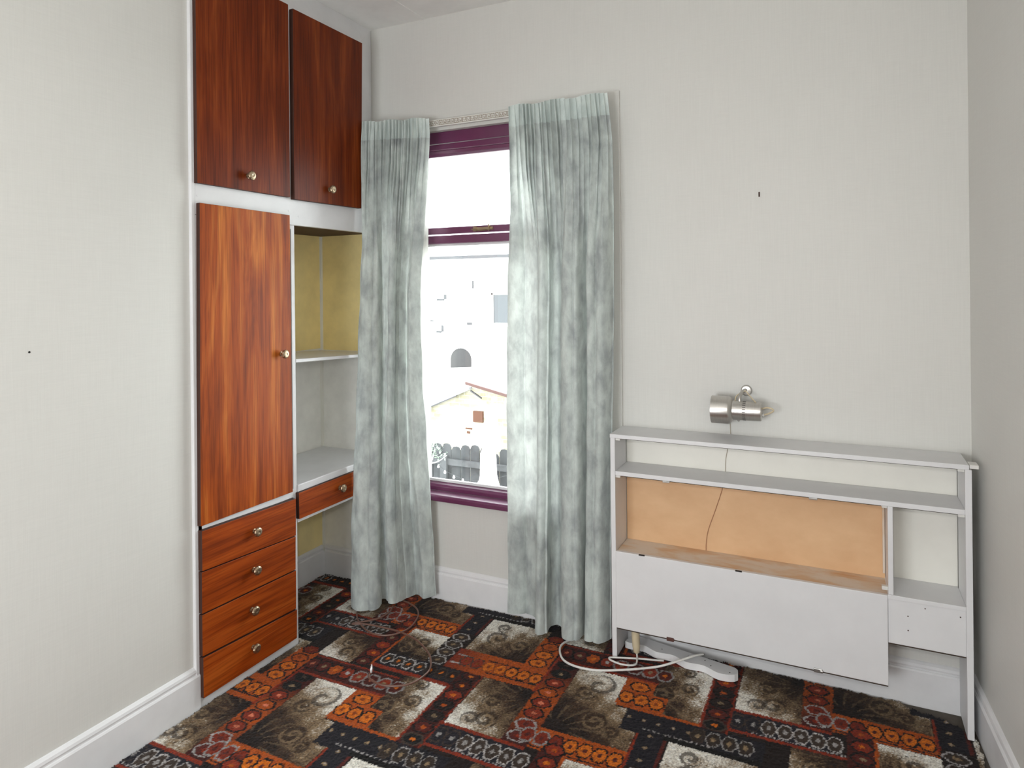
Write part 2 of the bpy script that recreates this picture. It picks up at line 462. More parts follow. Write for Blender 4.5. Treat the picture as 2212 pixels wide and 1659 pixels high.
    panel(-.870, -.690, 2.13, 2.364, math.radians(58), -.1, .72, [(-.80, 2.22, .034, 1.4, 2.5, 1), (-.77, 2.28, .055, 1.1, .3, 1)])
    panel(-1.425, -1.255, 1.735, 2.048, math.radians(22), .2, .80, [(-1.40, 1.86, .045, 1.3, 1., 1), (-1.32, 1.925, .032, 1.3, 4., -1), (-1.34, 2.02, .025, 1.1, 0., 1)])
    panel(-1.590, -1.420, 2.148, 2.345, math.radians(68), .2, .80, [(-1.50, 2.27, .04, 1.3, 1., -1), (-1.54, 2.20, .03, 1.2, 3., 1)])
    panel(-1.325, -1.065, 2.292, 2.548, math.radians(125), .1, .75, [(-1.24, 2.42, .045, 1.3, 2., 1), (-1.14, 2.40, .04, 1.3, 0., -1), (-1.25, 2.50, .03, 1.2, 3., 1)])
    panel(-1.825, -1.670, 2.030, 2.232, math.radians(235), .1, .85, [(-1.76, 2.15, .03, 1.2, 2., 1), (-1.73, 2.08, .035, 1.3, 4., -1)])
    # red string (vertical) beside the large panel
    for m, u, v in region(-.963, -.872, 1.880, 2.385):
        t = np.clip(1 - np.abs(v - 2.10) / .20, 0, 1)[:, None]
        out[m] = C_rd2 * .55 * (1 - t) + C_or2 * t
    flowers(vrun(-.920, 1.918, 2.36), .030, .023, lambda i: [C_rd2, C_rd * .8, C_rd, C_rd, C_or2, C_rd, C_bk * 1.6, C_bk][min(i, 7)], lambda i: C_wh * .75 if i < 2 else C_bk, lambda i: [C_rd, C_rd2, C_pk * .7, C_pk, C_pk, C_pk, C_tan, C_gy][min(i, 7)])
    # red row (horizontal) above the large panel
    rect(-.970, -.585, 2.366, 2.378, C_rd); rect(-.970, -.585, 2.378, 2.488, C_rd2 * .6)
    flowers(hrun(2.432, -.955, -.60, .054), .024, .030, lambda i: [C_rd2, C_rd2, C_or2, C_rd, C_rd, C_rd2, C_rd][i % 7], lambda i: C_bk if i < 4 else C_wh * .6, lambda i: [C_pk * .6, C_tan, C_or, C_wh, C_tan][i % 5])
    rect(-.98, -.60, 2.480, 2.488, C_rd)
    # orange run under the large panel
    rect(-.875, -.578, 1.884, 1.988, C_or2)
    rect(-.875, -.578, 1.892, 1.898, C_bk * 1.5)
    flowers(hrun(1.938, -.895, -.60), .0205, .029, lambda i: C_rd * .8 if i < 3 else C_or, lambda i: C_wh * .6 if i < 2 else C_bk, lambda i: C_rd2)
    # white outlined grey run
    rect(-1.178, -.878, 1.768, 1.868, C_nv); rect(-1.178, -.876, 1.866, 1.880, C_rd); rect(-1.178, -.82, 1.757, 1.770, C_rd)
    rect(-1.178, -1.06, 1.728, 1.757, C_dk * 1.3)
    flowers(hrun(1.819, -1.148, -.864), .0205, .033, lambda i: [C_nv * .9, C_nv, C_gy, C_gy * .9][min(i, 3)], lambda i: C_wh if i > 1 else C_gy, lambda i: C_wh * .7, .18)
    for i in range(26): rect(-1.10 + i * .0125, -1.094 + i * .0125, 1.772, 1.779, C_wh * .8)
    # starry navy run
    rect(-1.485, -1.055, 1.622, 1.740, C_nv * .75); rect(-1.345, -1.055, 1.622, 1.645, C_bk)
    flowers(hrun(1.690, -1.25, -1.09), .0205, .032, C_gy * .6, lambda i: C_wh * .7 if i > 0 else C_gy, C_tan, .16)
    flowers(hrun(1.692, -1.47, -1.27, .0475), .006, .008, C_tan * 1.1, None, C_wh * .8, petals=4)
    for i in range(13): rect(-1.415 + i * .0165, -1.407 + i * .0165, 1.646, 1.653, C_wh * .75)
    # string climbing between two panels: white outlined low, navy above
    rect(-1.422, -1.332, 2.075, 2.548, C_dk * 1.1); rect(-1.425, -1.332, 2.40, 2.548, C_nv * .8); rect(-1.428, -1.419, 2.38, 2.548, C_rd); rect(-1.342, -1.332, 2.40, 2.548, C_rd2)
    flowers(vrun(-1.381, 2.185, 2.365, .060), .031, .0235, C_gy * .75, C_wh * .85, C_tan, .2)
    flowers(vrun(-1.385, 2.43, 2.53, .060), .008, .007, C_tan * 1.1, None, C_wh * .8, petals=4)
    # white outlined run with orange hearts
    rect(-1.592, -1.252, 2.068, 2.152, C_nv * .8); rect(-1.592, -1.252, 2.048, 2.068, C_rd)
    flowers(hrun(2.113, -1.556, -1.28, .047), .0195, .029, lambda i: C_gy * .55 if i < 4 else C_dk * 1.4, lambda i: C_wh if i < 4 else C_gy * .9, C_or, .2)
    # dark red string
    rect(-1.257, -1.168, 1.735, 2.160, C_rd2 * .55); rect(-1.258, -1.249, 1.735, 2.06, C_rd); rect(-1.176, -1.168, 1.735, 2.16, C_rd * .8)
    flowers(vrun(-1.211, 1.765, 2.14, .0625), .030, .0235, lambda i: [C_bk, C_rd2, C_dk * 1.5, C_dk * 1.5, C_rd, C_rd2 * .6, C_rd2 * .6][min(i, 6)], lambda i: C_bk if i else C_gy, lambda i: [C_or, C_or2, C_tan * .7, C_or2, C_or, C_or, C_or][min(i, 6)])
    # orange run with upright arm
    rect(-1.340, -.963, 2.158, 2.296, C_or2)
    for m, u, v in region(-1.340, -1.20, 2.158, 2.296):
        t = np.clip((u + 1.34) / .14, 0, 1)[:, None]; out[m] = C_rd * .75 * (1 - t) + C_or2 * t
    rect(-1.33, -1.26, 2.192, 2.200, C_wh); rect(-1.33, -1.26, 2.250, 2.257, C_wh * .7)
    rect(-1.18, -.966, 2.182, 2.188, C_bk * 2); rect(-1.20, -1.07, 2.256, 2.262, C_bk * 2)
    rect(-1.072, -.980, 2.296, 2.50, C_or2); rect(-.972, -.963, 2.15, 2.40, C_rd)
    flowers(hrun(2.222, -1.277, -.985), .0205, .028, lambda i: C_rd if i < 2 else C_or, lambda i: C_gy if i < 2 else (C_or2 * .6 if i < 4 else C_bk), lambda i: C_or2 * .5)
    flowers(vrun(-1.026, 2.318, 2.50), .030, .023, lambda i: [C_or, C_or, C_or2, C_rd * .7][i % 4], C_bk, C_or2 * .5)
    # orange corner block
    rect(-1.535, -1.375, 1.745, 1.838, C_or2); rect(-1.535, -1.430, 1.838, 1.905, C_or2); rect(-1.53, -1.255, 1.735, 1.748, C_or2)
    flowers(hrun(1.792, -1.508, -1.40, .051), .0215, .028, C_or, C_bk, C_or2 * .6)
    flowers([(-1.480, 1.865)], .030, .023, C_or, C_bk, C_or2 * .6)
    # short red string
    rect(-1.672, -1.588, 2.045, 2.36, C_rd2 * .7); rect(-1.598, -1.588, 2.05, 2.36, C_or2)
    flowers(vrun(-1.631, 2.06, 2.35), .028, .023, lambda i: [C_rd2, C_rd * .9, C_rd][i % 3], C_bk, lambda i: [C_tan, C_or, C_or2][i % 3])
    # woven speckle, tuft by tuft
    f = 1 + .20 * rng.standard_normal(n)
    spk = rng.random(n)
    out = out * np.clip(f, .45, 1.6)[:, None]
    out[spk > .988] *= 1.5
    out[spk < .03] *= .45
    return np.clip(out, .002, .9)

def carpet():
    S = .0035
    x0, x1, y0, y1 = -2.300, .375, .95, 2.616
    nx, ny = int((x1 - x0) / S), int((y1 - y0) / S)
    gx = x0 + np.arange(nx + 1) * S; gy = y0 + np.arange(ny + 1) * S
    X, Y = np.meshgrid(gx, gy)                        # (ny+1, nx+1)
    jx = rng.normal(0, .0008, X.shape); jy = rng.normal(0, .0008, X.shape)
    cols = carpet_colours(X + jx * 1.6, Y + jy * 1.6)
    Z = np.clip(rng.normal(0, .0010, X.shape), -.002, .002) - .003
    Z += .001 * np.sin(X * 7 + 1) * np.sin(Y * 9)
    cx = (gx[:-1] + S / 2)[None, :]; cy = (gy[:-1] + S / 2)[:, None]
    wob = lambda t, s: .004 * np.sin(t * 41 + s) + .003 * np.sin(t * 97 + 2 * s)
    fray = rng.normal(0, .0022, (ny, nx))
    back = 2.612 + wob(cx, 1.) + fray
    # ragged cut where the carpet stops short by the right-hand corner
    ex = np.array([-9, .170, .176, .21, .27, .326, .352, .40]); ey = np.array([2.614, 2.614, 2.596, 2.582, 2.566, 2.545, 2.49, 2.47])
    back = np.minimum(back, np.interp(cx, ex, ey) + fray + wob(cx * 1.7, 2.))
    right = np.minimum(.366, rwx(cy) - .024) + fray + wob(cy, 3.) * .6
    left = np.where(cy < 2.075, -1.944, -2.295) + fray * .7 + wob(cy, .3) * .5
    keep = (cy < back) & (cx < right) & (cx > left)
    # a few slits at the alcove corner
    for sx in (-2.245, -2.19): keep &= ~((np.abs(cx - sx - .2 * (cy - 2.58)) < .003) & (cy > 2.575))
    idx = np.arange((ny + 1) * (nx + 1)).reshape(ny + 1, nx + 1)
    a = idx[:-1, :-1][keep]; b = idx[:-1, 1:][keep]; c = idx[1:, 1:][keep]; d = idx[1:, :-1][keep]
    faces = np.stack([a, b, c, d], 1)
    verts = np.stack([X.ravel(), Y.ravel(), Z.ravel()], 1)
    # drop the cut edges down to the boards
    pad = np.pad(keep, 1)
    low = len(verts); vlow = verts.copy(); vlow[:, 2] = FZ
    sk = []
    for (dy, dx, e0, e1) in ((-1, 0, (0, 0), (0, 1)), (1, 0, (1, 1), (1, 0)), (0, -1, (1, 0), (0, 0)), (0, 1, (0, 1), (1, 1))):
        nb = pad[1 + dy:1 + dy + ny, 1 + dx:1 + dx + nx]
        rr, cc = np.nonzero(keep & ~nb)
        p = idx[rr + e0[0], cc + e0[1]]; q = idx[rr + e1[0], cc + e1[1]]
        sk.append(np.stack([p, p + low, q + low, q], 1))
    faces = np.concatenate([faces] + sk); verts = np.concatenate([verts, vlow]); cols = np.concatenate([cols, cols * .5])
    used = np.unique(faces); remap = -np.ones(len(verts), int); remap[used] = np.arange(len(used))
    faces = remap[faces]; verts = verts[used]; cols = cols[used]
    # plain coarse remainder behind the camera
    me = bpy.data.meshes.new('carpet')
    nv, nf = len(verts), len(faces)
    extra = np.array([(-1.946, RY + .016, 0), (.56, RY + .016, 0), (rwx(.95) - .02, .952, 0), (-1.946, .952, 0)], float); extra[1, 0] = rwx(RY) - .02
    verts = np.concatenate([verts, extra]); cols = np.concatenate([cols, np.tile(C_rd2 * .8, (4, 1))])
    faces = np.concatenate([faces, np.array([[nv, nv + 1, nv + 2, nv + 3]])])
    me.vertices.add(len(verts)); me.vertices.foreach_set('co', verts.astype(np.float32).ravel())
    me.loops.add(faces.size); me.loops.foreach_set('vertex_index', faces.astype(np.int32).ravel())
    me.polygons.add(len(faces)); me.polygons.foreach_set('loop_start', np.arange(0, faces.size, 4, dtype=np.int32))
    me.update(calc_edges=True)
    at = me.color_attributes.new('weave', 'FLOAT_COLOR', 'POINT')
    at.data.foreach_set('color', np.concatenate([cols, np.ones((len(cols), 1))], 1).astype(np.float32).ravel())
    k = NT('patterned_carpet_pile')
    A = k.n.new('ShaderNodeAttribute'); A.attribute_name = 'weave'
    n = k.noise(k.map(), 420, 2, .6)
    k.col(k.mix(.55, A.outputs['Color'], k.ramp(n, [(.3, (.45, .45, .45, 1)), (.7, (1.25, 1.25, 1.25, 1))]), 'MULTIPLY'))
    k.bump(n, .5, .003); k.set(.95, 0, .1)
    k.b.inputs['Sheen Weight'].default_value = .1
    me.materials.append(k.m)
    o = link('carpet', me)
    tag(o, 'worn fitted carpet with orange, brown and cream scroll and flower pattern', 'carpet')
    return o
carpet()

# ------------------------------------------------------------------ built-in cupboards
def knob_mesh():
    prof = [(0, .009), (.002, .009), (.003, .006), (.010, .0055), (.014, .010), (.017, .0155), (.021, .0165), (.025, .0150), (.0275, .011), (.028, .006), (.0272, .002)]
    m = MB(); n = 24; i0 = 0
    for d, r in prof:
        for k in range(n):
            an = 2 * math.pi * k / n
            rr = r * (1 + (.06 if (k % 2 == 0 and r > .0095) else 0))
            m.v.append((d, rr * math.cos(an), rr * math.sin(an)))
    for q in range(len(prof) - 1):
        for k in range(n):
            j = (k + 1) % n; m.f.append((q * n + k, q * n + j, (q + 1) * n + j, (q + 1) * n + k))
    m.f.append(tuple(range(n))[::-1]); m.f.append(tuple((len(prof) - 1) * n + k for k in range(n)))
    o = m.build('knob', M_brass); me = o.data; bpy.data.objects.remove(o); return me
KNOB = knob_mesh()
def knob(parent, y, z, x=DX):
    o = link('knob', KNOB, parent, (x, y, z)); o['label'] = 'fluted tarnished brass knob'; return o

def slab(name, mat, parent, x0, x1, corners, bevel=.0015):
    """door or drawer front: four (y,z) corners bl, br, tr, tl given a thickness in x"""
    p = [(x0, *c) for c in corners] + [(x1, *c) for c in corners]
    i = [0, 1, 2, 3]
    m = MB(); m.v = p
    m.f = [(3, 2, 1, 0), (4, 5, 6, 7), (0, 1, 5, 4), (1, 2, 6, 5), (2, 3, 7, 6), (3, 0, 4, 7)]
    o = m.build(name, mat, parent, bevel=bevel)
    o.data.materials.append(M_woodedge)
    for pl in o.data.polygons:
        if abs(pl.normal.x) < .5: pl.material_index = 1
    return o

# overhead cupboard
oc = thing('overhead_cupboard', (FX, 2.03, 1.66), 'overhead cupboard with two dark mahogany doors in a white frame at the ceiling', 'cupboard')
fr = MB()
fr.box(FX - .02, FX, 1.602, BY - .002, 1.657, 1.768)                                    # rail under the doors
fr.box(FX - .02, FX, 2.012, 2.062, 1.768, 2.50)                                          # middle upright
fr.box(FX - .02, FX, 1.602, 1.612, 1.768, 2.50)
fr.build('frame', M_gloss, oc, bevel=.0015)
MB().hexa([(FX - .07, 1.602, 2.50), (FX, 1.602, 2.50), (FX, 2.467, 2.50), (FX - .07, 2.467, 2.50), (FX - .08, 1.602, CZ), (FX - .046, 1.602, CZ), (FX - .046, 2.467, CZ), (FX - .08, 2.467, CZ)]).build('fascia', M_gloss, oc)
ef = MB().hexa([(FX - .08, 2.467, 1.768), (FX, 2.467, 1.768), (FX - .049, BY - .002, 1.768), (FX - .08, BY - .002, 1.768), (FX - .08, 2.467, 2.50), (FX, 2.467, 2.50), (FX - .049, BY - .002, 2.50), (FX - .08, BY - .002, 2.50)])
ef.hexa([(FX - .08, 2.467, 2.50), (FX, 2.467, 2.50), (FX - .049, BY - .002, 2.50), (FX - .08, BY - .002, 2.50), (FX - .08, 2.467, CZ), (FX - .046, 2.467, CZ), (FX - .050, BY - .002, CZ), (FX - .08, BY - .002, CZ)])
ef.build('end_filler', M_gloss, oc)
B('base_board', M_woodedge, oc, AX + .002, FX - .022, 1.602, BY - .003, 1.662, 1.678)
for y_, z_ in ((1.612, 1.722), (2.035, 1.712), (2.09, 1.694)): MB().lathe([(0, .004), (.001, .0035)], (FX, y_, z_), (1, 0, 0), 12).build('screw', M_gloss, oc)
d1 = slab('door', M_wood_up, oc, FX + .0005, DX, [(1.598, 1.762), (2.026, 1.762), (2.026, 2.519), (1.598, 2.519)])
knob(d1, 1.815, 1.816)
d2 = slab('door', M_wood_up, oc, FX + .0005, DX + .003, [(2.046, 1.757), (2.463, 1.762), (2.481, 2.512), (2.048, 2.511)])
knob(d2, 2.250, 1.820, DX + .003)

# tall wardrobe with drawers
wd = thing('wardrobe', (FX, 1.82, FZ), 'tall single wardrobe with a mahogany door above four plain drawers', 'wardrobe')
fr = MB()
fr.box(FX - .02, FX, 1.602, 2.046, .578, .612).box(FX - .02, FX, 1.602, 2.066, FZ, .03)
fr.box(FX - .02, FX, 1.602, 1.618, .03, 1.656).box(FX - .02, FX, 1.618, 2.046, 1.64, 1.656)
fr.build('frame', M_gloss, wd, bevel=.0015)
B('side_panel', M_gloss, wd, AX + .003, FX - .0005, 2.046, 2.0655, .031, 1.656)
slab('door', M_wood_low, wd, FX + .0005, DX, [(1.597, .608), (2.024, .607), (2.023, 1.692), (1.606, 1.696)])
knob(wd.children[-1], 1.970, 1.153)
dz = [(.594, .579), (.455, .430), (.311, .296), (.168, .142), (.028, .027)]
for k in range(4):
    (tl, tr), (bl, brr) = dz[k], dz[k + 1]
    g = .002
    d = slab('drawer', M_wood_dr, wd, FX + .0005, DX + (.002 if k in (0, 3) else -.001), [(1.600, bl + g), (2.036, brr + g), (2.038, tr - g), (1.600, tl - g)])
    knob(d, [1.826, 1.822, 1.811, 1.814][k], [.518, .379, .237, .099][k], DX)

# dressing table in the alcove
dt = thing('dressing_table', (-2.13, 2.35, .47), 'built-in white dressing table with one mahogany drawer in the alcove', 'desk')
B('table_top', M_gloss, dt, AX + .003, FX + .004, 2.067, BY - .003, .592, .621, bevel=.003)
fr = MB().box(FX - .02, FX, 2.067, BY - .018, .470, .487).box(AX + .003, FX - .02, 2.067, BY - .018, .474, .484).box(FX - .02, FX, 2.46, BY - .018, .487, .592)
fr.build('drawer_frame', M_gloss, dt, bevel=.0015)
dd = slab('drawer', M_wood_dr, dt, FX + .0005, DX, [(2.058, .489), (2.455, .487), (2.455, .594), (2.056, .594)])
knob(dd, 2.300, .549)

# alcove shelf
sh = MB().hexa([(AX + .003, 2.068, 1.108), (FX - .001, 2.068, 1.108), (FX - .001, BY - .004, 1.084), (AX + .003, BY - .004, 1.084), (AX + .003, 2.068, 1.122), (FX - .001, 2.068, 1.122), (FX - .001, BY - .004, 1.097), (AX + .003, BY - .004, 1.097)])
shelf = thing('alcove_shelf', (-2.13, 2.35, 1.09), 'thin white shelf across the yellow alcove above the dressing table', 'shelf')
sh.build('board', M_gloss, shelf, bevel=.002)
MB().hexa([(AX + .003, 2.068, 1.085), (FX - .03, 2.068, 1.085), (FX - .03, 2.082, 1.085), (AX + .003, 2.082, 1.085), (AX + .003, 2.068, 1.108), (FX - .012, 2.068, 1.108), (FX - .012, 2.082, 1.107), (AX + .003, 2.082, 1.107)]).build('batten', M_gloss, shelf)

# ------------------------------------------------------------------ curtains
def curtain_thing(name, loc, label, top, bot, edgeL, edgeR, ztop, zbot, pleats, seed, head_h=.085):
    """top / bot: plan curves (x,y); edgeL / edgeR: lists of (z, x, y) that the two side edges follow"""
    root = thing(name, loc, label, 'curtain', 'curtains at the window')
    N, R = 300, 150
    bp = spline([Vector((p[0], p[1], 0)) for p in bot], 24)
    bx = np.array([p.x for p in bp]); by = np.array([p.y for p in bp])
    # even arc length
    ds = np.hypot(np.diff(bx), np.diff(by)); L = np.concatenate([[0], np.cumsum(ds)]); L /= L[-1]
    s = np.linspace(0, 1, N)
    bx = np.interp(s, L, bx); by = np.interp(s, L, by)
    fx = bx - (bx[0] + (bx[-1] - bx[0]) * s); fy = by - (by[0] + (by[-1] - by[0]) * s)
    r = np.random.default_rng(seed)
    ph = np.cumsum(r.uniform(.7, 1.3, pleats)); ph = ph / ph[-1]
    pl = np.interp(s, np.concatenate([[0], ph]), np.arange(pleats + 1))
    fine = np.cos(2 * math.pi * pl) * np.interp(s, np.linspace(0, 1, 13), r.uniform(.25, 1.4, 13))
    fine2 = np.cos(2 * math.pi * pl * .5 + .8) 
    kk = int(pleats * .42); q_ = np.cumsum(r.uniform(.55, 1.45, kk)); q_ = q_ / q_[-1]
    sk_ = np.interp(s, np.concatenate([[0], q_]), np.arange(kk + 1))
    eL = sorted(edgeL, key=lambda e: e[0]); eR = sorted(edgeR, key=lambda e: e[0])
    zi = np.linspace(ztop, zbot, R)
    def edge(e, z): a = np.array(e); return np.interp(z, a[:, 0], a[:, 1]), np.interp(z, a[:, 0], a[:, 2])
    sm = lambda t: np.clip(t, 0, 1) ** 2 * (3 - 2 * np.clip(t, 0, 1))
    grid = np.zeros((R, N, 3))
    wv = r.uniform(0, 6.28, 6)
    for q, z in enumerate(zi):
        lx, ly = edge(eL, z); rx, ry = edge(eR, z)
        t = (ztop - z) / (ztop - zbot)
        fa = sm((t - .04) / .30) * (.72 + .28 * t)
        pa = .0125 * (1 - sm((t - .06) / .26))
        pa2 = .006 * sm(t / .05) * (1 - sm((t - .05) / .45))
        lean = .010 * np.sin(3 * t * 6.28 * .5 + wv[0] + s * 5) * fa
        x = lx + (rx - lx) * s + fx * fa + .004 * np.sin(2 * math.pi * pl + .6) * (pa / .0085) + .006 * np.sin(t * 5 + s * 9 + wv[1]) * fa
        sec = (np.abs(np.sin(math.pi * (sk_ + .10 * np.sin(t * 2.2 + wv[4])))) ** .55 - .75) * (.026 - .010 * t) * sm((t - .02) / .2)
        y = ly + (ry - ly) * s - sec + fy * fa + fine * pa + fine2 * pa2 + lean * .5 + .003 * np.sin(z * 23 + s * 31 + wv[2]) * fa
        grid[q] = np.stack([x, y, np.full(N, z)], 1)
    grid[0, :, 2] += r.normal(0, .002, N).cumsum() * 0 + .004 * np.cos(2 * math.pi * pl) + .004 * np.sin(s * 17 + wv[5])
    grid[-1, :, 2] += .006 * np.sin(s * 9 + wv[3])
    hd = int(round(head_h / (ztop - zbot) * R))
    for nm, mat, q0, q1 in (('heading', M_head, 0, hd), ('drape', M_curt, hd, R - 1)):
        g = grid[q0:q1 + 1]; rr = g.shape[0]
        me = bpy.data.meshes.new(nm)
        idx = np.arange(rr * N).reshape(rr, N)
        f = np.stack([idx[:-1, :-1].ravel(), idx[1:, :-1].ravel(), idx[1:, 1:].ravel(), idx[:-1, 1:].ravel()], 1)
        me.from_pydata(g.reshape(-1, 3).tolist(), [], f.tolist())
        for p in me.polygons: p.use_smooth = True
        me.materials.append(mat); link(nm, me, root)
    return root, grid

botR = [(-1.280, 2.562), (-1.225, 2.578), (-1.172, 2.590), (-1.128, 2.560), (-1.108, 2.495), (-1.082, 2.474), (-1.060, 2.500), (-1.068, 2.555), (-1.048, 2.588), (-1.018, 2.555), (-1.000, 2.492), (-.960, 2.470), (-.932, 2.486), (-.923, 2.560), (-.916, 2.562), (-.904, 2.505), (-.850, 2.500), (-.812, 2.555)]
cR, gR = curtain_thing('curtain', (-1.03, 2.53, .02), 'long sage green curtain at the window edge beside the white headboard', None, botR,
    [(2.15, -1.232, 2.535), (2.0, -1.226, 2.535), (1.44, -1.243, 2.540), (.86, -1.256, 2.545), (.02, -1.280, 2.562)],
    [(2.15, -.806, 2.530), (1.97, -.790, 2.530), (1.70, -.786, 2.530), (.82, -.800, 2.535), (.02, -.812, 2.555)], 2.150, .022, 22, 5)
botL = [(-1.926, 2.352), (-1.905, 2.350), (-1.868, 2.348), (-1.828, 2.362), (-1.808, 2.400), (-1.836, 2.448), (-1.815, 2.462), (-1.782, 2.432), (-1.752, 2.448), (-1.752, 2.520), (-1.738, 2.566), (-1.705, 2.560), (-1.680, 2.548), (-1.640, 2.580)]
cL, gL = curtain_thing('curtain', (-1.79, 2.47, .02), 'long sage green curtain swept forward in front of the cupboards', None, botL,
    [(2.16, -1.932, 2.470), (1.76, -1.930, 2.452), (1.37, -1.929, 2.434), (1.04, -1.928, 2.412), (.64, -1.928, 2.378), (.38, -1.927, 2.356), (.02, -1.926, 2.352)],
    [(2.16, -1.632, 2.545), (2.078, -1.630, 2.545), (1.75, -1.655, 2.545), (1.37, -1.684, 2.545), (.95, -1.682, 2.550), (.50, -1.660, 2.560), (.02, -1.640, 2.580)], 2.152, .022, 18, 9)
def lining(parent, xs, y, z0, z1):
    m = MB(); n = 24
    for k in range(n + 1):
        z = z1 + (z0 - z1) * k / n
        xa = np.interp(z, [e[0] for e in xs], [e[1] for e in xs]); xb = np.interp(z, [e[0] for e in xs], [e[2] for e in xs])
        for j in range(5):
            t = j / 4; m.v.append((xa + (xb - xa) * t, y + .006 * math.sin(t * 5 + z * 3), z))
    for k in range(n):
        for j in range(4): m.f.append((k * 5 + j, k * 5 + j + 1, (k + 1) * 5 + j + 1, (k + 1) * 5 + j))
    o = m.build('lining', M_lining, parent, smooth=True); o['label'] = 'pale lining edge'; return o
lining(cL, [(.03, -1.70, -1.655), (.7, -1.74, -1.668), (1.37, -1.75, -1.664), (2.10, -1.70, -1.645)], 2.585, .03, 2.10)
lining(cR, [(.12, -1.268, -1.240), (1.4, -1.256, -1.22), (2.10, -1.234, -1.20)], 2.594, .12, 2.10)

# curtain track with a key pattern
tk = thing('curtain_track', (-1.40, 2.60, 2.12), 'cream curtain track with a stamped key pattern above the window', 'curtain track')
B('rail', M_trimw, tk, -1.93, -.83, 2.592, 2.606, 2.122, 2.153, bevel=.002)
B('bracket', M_trimw, tk, -1.80, -1.77, 2.606, BY, 2.128, 2.146)
B('bracket', M_trimw, tk, -1.02, -.99, 2.606, BY, 2.128, 2.146)
kp = MB(); w = .0016; yk0, yk1 = 2.5908, 2.5922
M_key = plain('brown_stamped_print', srgb(136, 120, 98), .5)
for k in range(54):
    x = -1.92 + k * .020; z0, z1 = 2.1275, 2.1475
    kp.box(x, x + w, yk0, yk1, z0, z1).box(x, x + .016, yk0, yk1, z1 - w, z1).box(x + .0145, x + .016, yk0, yk1, z0 + .006, z1)
    kp.box(x + .006, x + .016, yk0, yk1, z0 + .006, z0 + .006 + w).box(x + .006, x + .006 + w, yk0, yk1, z0 + .006, z0 + .0135).box(x, x + .020, yk0, yk1, z0, z0 + w)
kp.build('key_pattern', M_key, tk)

# ------------------------------------------------------------------ bed headboard with shelves
F = 2.470; HB = BY - .002
hb = thing('headboard', (-.21, 2.55, 0), 'white shelved bed headboard unit with a peach recess against the wall', 'headboard')
B('side_panel', M_white, hb, -.785, -.767, F, HB - .018, .002, .828)
B('side_panel', M_white, hb, .341, .359, F, HB - .018, .002, .828)
B('top_board', M_white, hb, -.786, .352, F - .002, HB, .828, .843)
B('shelf', M_white, hb, -.767, .341, F + .002, HB, .688, .704)
B('divider', M_white, hb, .132, .147, F + .002, HB, .407, .688)
def peach_mat():
    k = NT('peach_emulsion')
    n = k.noise(k.map((3, 3, 5)), 2, 4, .6)
    k.col(k.ramp(n, [(.3, srgb(208, 168, 128)), (.7, srgb(220, 182, 142))])); k.set(.55, 0, .35); return k.m
def worn_peach():
    k = NT('worn_peach_paint')
    n = k.noise(k.map((4, 10, 4)), 1.3, 4, .6, .4)
    k.col(k.ramp(n, [(.30, srgb(202, 158, 118)), (.42, srgb(208, 182, 154)), (.55, srgb(214, 204, 192))])); k.set(.5, 0, .35); return k.m
M_peach = peach_mat(); M_wpeach = worn_peach()
bp_ = B('back_panel', M_peach, hb, -.766, .131, 2.618, 2.626, .40, .688); bp_['label'] = 'peach painted back'
ws = B('recess_shelf', M_wpeach, hb, -.766, .131, F + .016, 2.618, .388, .402); ws['label'] = 'worn peach recess floor'
M_creamw = paint('pale_cream_emulsion', (.79, .775, .715, 1), .5, .02)
for bx_ in ((-.766, .340, .7045, .8275), (.1475, .340, .4075, .6875)):
    o_ = B('back_panel', M_creamw, hb, bx_[0], bx_[1], 2.626, HB, bx_[2], bx_[3], bevel=0); o_['label'] = 'pale cream back'
# pale strip painting in the glossy highlight down the recess end
B('highlight_strip', M_wpeach, hb, .124, .131, 2.610, 2.617, .42, .685)
B('front_panel', M_white, hb, -.767, .130, F - .002, F + .014, .116, .404)
B('small_shelf', M_white, hb, .130, .341, F, HB, .393, .407)
B('lower_panel', M_white, hb, .1305, .341, F + .004, F + .018, .252, .393)
M_shadow = plain('painted_shadow_line', srgb(66, 54, 46), .9)  # dark strips paint in the shadow lines under panels and shelves
B('shadow_strip', M_shadow, hb, -.766, .129, F - .0015, F + .013, .1125, .116, bevel=0)
B('shadow_strip', M_shadow, hb, .131, .340, F + .0045, F + .017, .2485, .252, bevel=0)
B('shadow_strip', M_shadow, hb, -.745, .322, F + .0025, F + .012, .8262, .828, bevel=0)
B('shadow_strip', M_shadow, hb, -.745, .114, F + .0045, F + .012, .6858, .688, bevel=0)
B('shadow_strip', M_shadow, hb, .149, .322, F + .0045, F + .012, .6862, .688, bevel=0)
for x in (-.767, .323):
    B('corner_block', M_plastic, hb, x, x + .018, F + .008, F + .03, .818, .828)
    B('corner_block', M_plastic, hb, x, x + .018, F + .008, F + .03, .678, .688)
B('corner_block', M_plastic, hb, .116, .132, F + .010, F + .03, .679, .688)
B('corner_block', M_plastic, hb, .114, .132, F + .004, F + .02, .418, .430)
B('packing_block', M_plastic, hb, .3535, .3775, F + .004, F + .05, .831, .843)
for x in (-.575, -.085):
    MB().box(x - .013, x + .013, F - .001, F + .02, .682, .6885).box(x - .009, x + .009, F - .003, F + .004, .6845, .688).build('catch', M_steel, hb, bevel=.001)
MB().box(-.578, -.552, F - .006, F + .004, .109, .122).box(-.560, -.550, F - .009, F, .112, .119).build('catch', plain('rusty_brown_metal', srgb(84, 50, 40), .6), hb, bevel=.0015)
MB().box(-.088, -.062, F - .006, F + .004, .111, .124).box(-.070, -.060, F - .009, F, .113, .121).build('catch', M_steel, hb, bevel=.0015)
